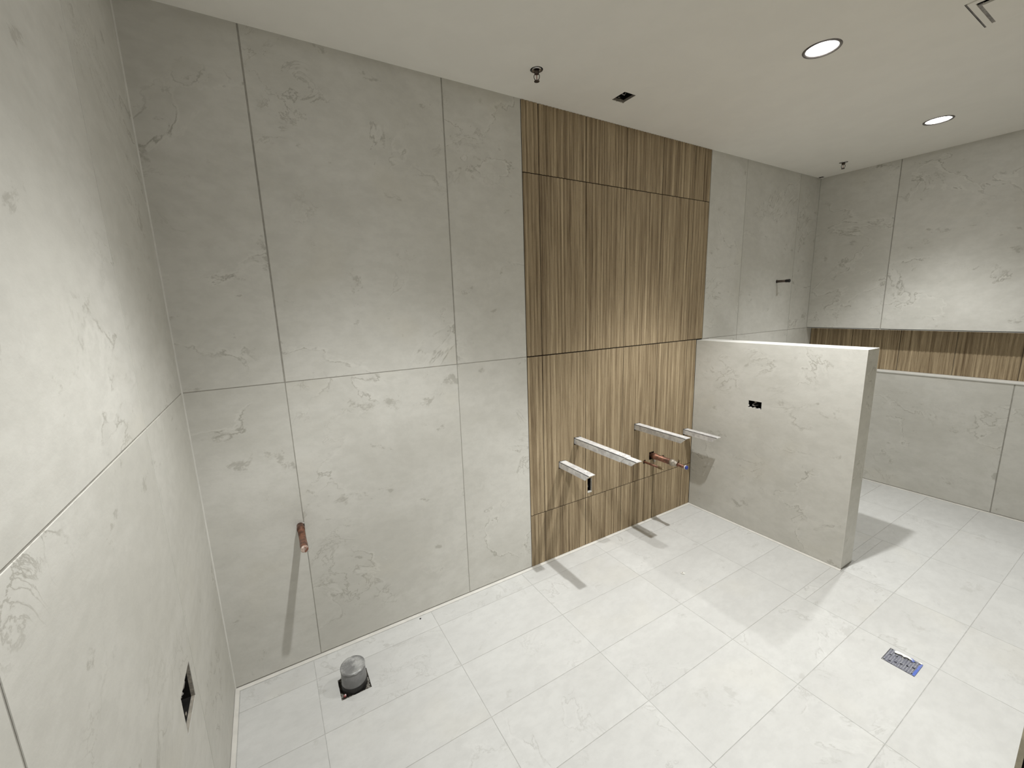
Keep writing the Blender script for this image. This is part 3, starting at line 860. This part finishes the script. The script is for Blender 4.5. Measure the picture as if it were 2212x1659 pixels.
bm = bmesh.new(); lathe(bm, [(0.297, 0.0138), (0.305, 0.0132), (0.307, 0.0100)], (0, -1, 0), n=24); link('blue_cap', bm, M['blue'], t)
bm = bmesh.new(); lathe(bm, [(0.0, 0.007), (0.006, 0.009), (0.030, 0.009)], (0, 0, -1), c=(0.012, -0.014, -0.020), n=12); link('pipe_clip', bm, M['solder'], t)

t = tag(bpy.data.objects.new('screw_anchor', None), 'tiny dark screw anchor right of the thick copper drain pipe', 'screw')
C.objects.link(t); t.location = (2.846, 0.0, 0.4925)
bm = bmesh.new(); lathe(bm, [(-0.008, 0.0045), (0.006, 0.0045), (0.007, 0.0065), (0.010, 0.0050)], (0, -1, 0), n=12); link('head', bm, M['dark_metal'], t)

t = pipe_dir('shower_arm_stub', 'short dark pipe stub with threaded end high on the shower wall', SHOWER[0], SHOWER[1])
bm = bmesh.new(); lathe(bm, [(-0.06, 0.0105), (0.078, 0.0105)], (0, -1, 0), n=20); link('tube', bm, M['dark_metal'], t)
bm = bmesh.new(); lathe(bm, [(0.074, 0.0128), (0.096, 0.0128), (0.098, 0.0145), (0.108, 0.0140)], (0, -1, 0), n=8); link('threaded_end', bm, M['rubber'], t)

# ------------------------------------------------------------------ capped floor pipe
px, py = 0.4675, -0.262
t = thing('capped_waste_pipe', 'round waste pipe wrapped in grey tape rising from a square floor cutout', 'pipe', (px, py, 0.0))
bm = bmesh.new(); lathe(bm, [(-0.085, 0.0545), (0.020, 0.0545), (0.026, 0.0515)], (0, 0, 1), n=40); link('rubber_coupling', bm, M['rubber'], t)
bm = bmesh.new(); lathe(bm, [(0.022, 0.0520), (0.026, 0.0532), (0.092, 0.0515), (0.096, 0.0500)], (0, 0, 1), n=40, cap1=False); link('pipe_wall', bm, M['pvc'], t)
bm = bmesh.new()
n, rg = 40, 9
ctr = bm.verts.new((0, 0, 0.0995))
prev = None
rr = random.Random(4)
for j in range(1, rg + 1):
    r = 0.0525 * j / rg
    ring_ = []
    for i in range(n):
        a = 2 * math.pi * i / n
        x, y = r * math.cos(a), r * math.sin(a)
        z = 0.0985 + 0.0014 * math.sin(x * 210 + 2 * math.sin(y * 150)) * math.cos(y * 170) + rr.uniform(-.0004, .0004)
        ring_.append(bm.verts.new((x, y, z)))
    for i in range(n):
        if prev is None: bm.faces.new((ctr, ring_[i], ring_[(i + 1) % n]))
        else: bm.faces.new((prev[i], ring_[i], ring_[(i + 1) % n], prev[(i + 1) % n]))
    prev = ring_
low = [bm.verts.new((0.0535 * math.cos(2 * math.pi * i / n), 0.0535 * math.sin(2 * math.pi * i / n), 0.092 - 0.0025 * math.sin(i * 1.9))) for i in range(n)]
for i in range(n): bm.faces.new((prev[i], low[i], low[(i + 1) % n], prev[(i + 1) % n]))
link('foil_cap', bm, M['foil'], t, smooth=True)
# crumbled mortar in the cutout (setting)
bm = bmesh.new()
rr = random.Random(12)
h = PIPE_HOLE
nx_, ny_ = 18, 18
g = [[None] * (ny_ + 1) for _ in range(nx_ + 1)]
for i in range(nx_ + 1):
    for j in range(ny_ + 1):
        x = h[0] + 0.001 + (h[1] - h[0] - 0.002) * i / nx_; y = h[2] + 0.001 + (h[3] - h[2] - 0.002) * j / ny_
        d = math.hypot(x - px, y - py)
        z = -0.012 + rr.uniform(-0.008, 0.009) - (0.03 if x < h[0] + 0.022 and y > h[2] + 0.05 else 0)
        g[i][j] = bm.verts.new((x, y, min(z, -0.002)))
for i in range(nx_):
    for j in range(ny_):
        bm.faces.new((g[i][j], g[i + 1][j], g[i + 1][j + 1], g[i][j + 1]))
o = link('mortar_rubble', bm, M['mortar'], fl, ID); o['kind'] = 'stuff'
t = thing('red_plastic_plug', 'small red plastic piece at the left edge of the floor pipe cutout', 'plug', (0.4175, -0.303, -0.004))
bm = bmesh.new(); lathe(bm, [(0, 0.0050), (0.001, 0.0058), (0.009, 0.0055), (0.011, 0.0040)], (0.3, -0.4, 1), n=8); link('plug_body', bm, M['red'], t)
bm = bmesh.new(); lathe(bm, [(0.0105, 0.0030), (0.014, 0.0026)], (0.3, -0.4, 1), n=8); link('plug_tip', bm, M['cap'], t)

# ------------------------------------------------------------------ floor drain under film
dx, dy = (DRAIN_HOLE[0] + DRAIN_HOLE[1]) / 2, (DRAIN_HOLE[2] + DRAIN_HOLE[3]) / 2
t = thing('floor_drain', 'square steel floor drain under torn bluish film and blue tape', 'drain', (dx, dy, 0.0))
q = 0.0555
bm = bmesh.new()
for a, b in (((-q, -q), (q, -q + 0.004)), ((-q, q - 0.004), (q, q)), ((-q, -q + 0.004), (-q + 0.004, q - 0.004)), ((q - 0.004, -q + 0.004), (q, q - 0.004))):
    box(bm, (*a, -0.020), (*b, 0.0008))
link('frame', bm, M['grate'], t)
qi = q - 0.0065
nh = 9
hs = []
for i in range(nh):
    for j in range(nh):
        cx_ = -qi + (i + 0.5) * 2 * qi / nh; cy_ = -qi + (j + 0.5) * 2 * qi / nh
        hs.append((cx_ - 0.0035, cx_ + 0.0035, cy_ - 0.0018, cy_ + 0.0018))
bm = slab_bm(2 * qi, 2 * qi, 0.002, 0.0003, holes=hs)
link('grate', bm, M['grate'], t, T(dx, dy, -0.0012))
bm = bmesh.new(); box(bm, (-q + .004, -q + .004, -0.019), (q - .004, q - .004, -0.017)); link('sump', bm, M['black'], t)
# crinkled film over the near half
bm = bmesh.new()
rr = random.Random(5)
nf = 12
def film_ok(u, v):      # torn open along the +x edge
    return not (u > 0.74 and 0.28 < v < 0.86)
vg = [[bm.verts.new((-q + 0.001 + (2 * q - .002) * i / nf, -q + 0.001 + (2 * q - .002) * j / nf, 0.0012 + rr.uniform(0, 0.0010))) for j in range(nf + 1)] for i in range(nf + 1)]
for i in range(nf):
    for j in range(nf):
        if film_ok((i + .5) / nf, (j + .5) / nf) and (3 * i + 7 * j) % 11: bm.faces.new((vg[i][j], vg[i + 1][j], vg[i + 1][j + 1], vg[i][j + 1]))
bmesh.ops.solidify(bm, geom=bm.faces[:], thickness=0.0003)
link('protective_film', bm, M['film'], t)

def sheet(name, pts, z0, th, mat, parent, lift=0.0):
    bm = bmesh.new()
    vs = [bm.verts.new((x - 0, y - 0, z0 + lift * (k % 2))) for k, (x, y) in enumerate(pts)]
    bm.faces.new(vs)
    r = bmesh.ops.extrude_face_region(bm, geom=bm.faces[:])
    for e in r['geom']:
        if isinstance(e, bmesh.types.BMVert): e.co.z += th
    bmesh.ops.recalc_face_normals(bm, faces=bm.faces)
    return link(name, bm, mat, parent)
sheet('torn_card', [(0.034, 0.036), (0.047, 0.040), (0.055, 0.030), (0.0555, -0.012), (0.046, -0.026), (0.041, -0.016), (0.044, -0.006), (0.037, 0.004), (0.042, 0.014), (0.036, 0.024)], 0.0030, 0.0006, M['paper'], t)
sheet('blue_tape_scrap', [(0.0555, -0.013), (0.0555, -0.024), (0.040, -0.034), (0.033, -0.026), (0.044, -0.018)], 0.0030, 0.0004, M['bluetape'], t)
sheet('blue_tape_strip', [(-0.0555, -0.0585), (0.050, -0.0585), (0.052, -0.0535), (0.030, -0.0490), (0.000, -0.0505), (-0.030, -0.0485), (-0.0555, -0.0500)], 0.0026, 0.0004, M['bluetape'], t)
sheet('white_tape_scrap', [(0.049, -0.046), (0.056, -0.044), (0.057, -0.054), (0.050, -0.055)], 0.0032, 0.0004, M['paper'], t)

# ------------------------------------------------------------------ litter on the floor
t = thing('tile_spacer', 'small clear plastic scrap lying on the floor before the half wall', 'scrap', (2.362, -0.570, 0.0))
t.rotation_euler = (0, 0, 0.5)
bm = bmesh.new()
box(bm, (-0.013, -0.011, 0.0), (0.013, 0.011, 0.0012)); link('base', bm, M['cap'], t)
bm = bmesh.new(); box(bm, (-0.013, -0.011, 0.0012), (-0.010, 0.011, 0.007)); link('upright', bm, M['cap'], t)
bm = bmesh.new(); box(bm, (0.001, 0.002, 0.0012), (0.006, 0.006, 0.005)); link('stud', bm, M['plaster'], t)
bm = bmesh.new()
lathe(bm, [(0, 0.0035), (0.002, 0.0050), (0.004, 0.0025)], (0, 0, 1), n=6)
o = link('grit_crumb', bm, M['rubber'], None, T(0.852, -0.040, 0.0))
tag(o, 'tiny black crumb on the floor near the tiled wall', 'debris')
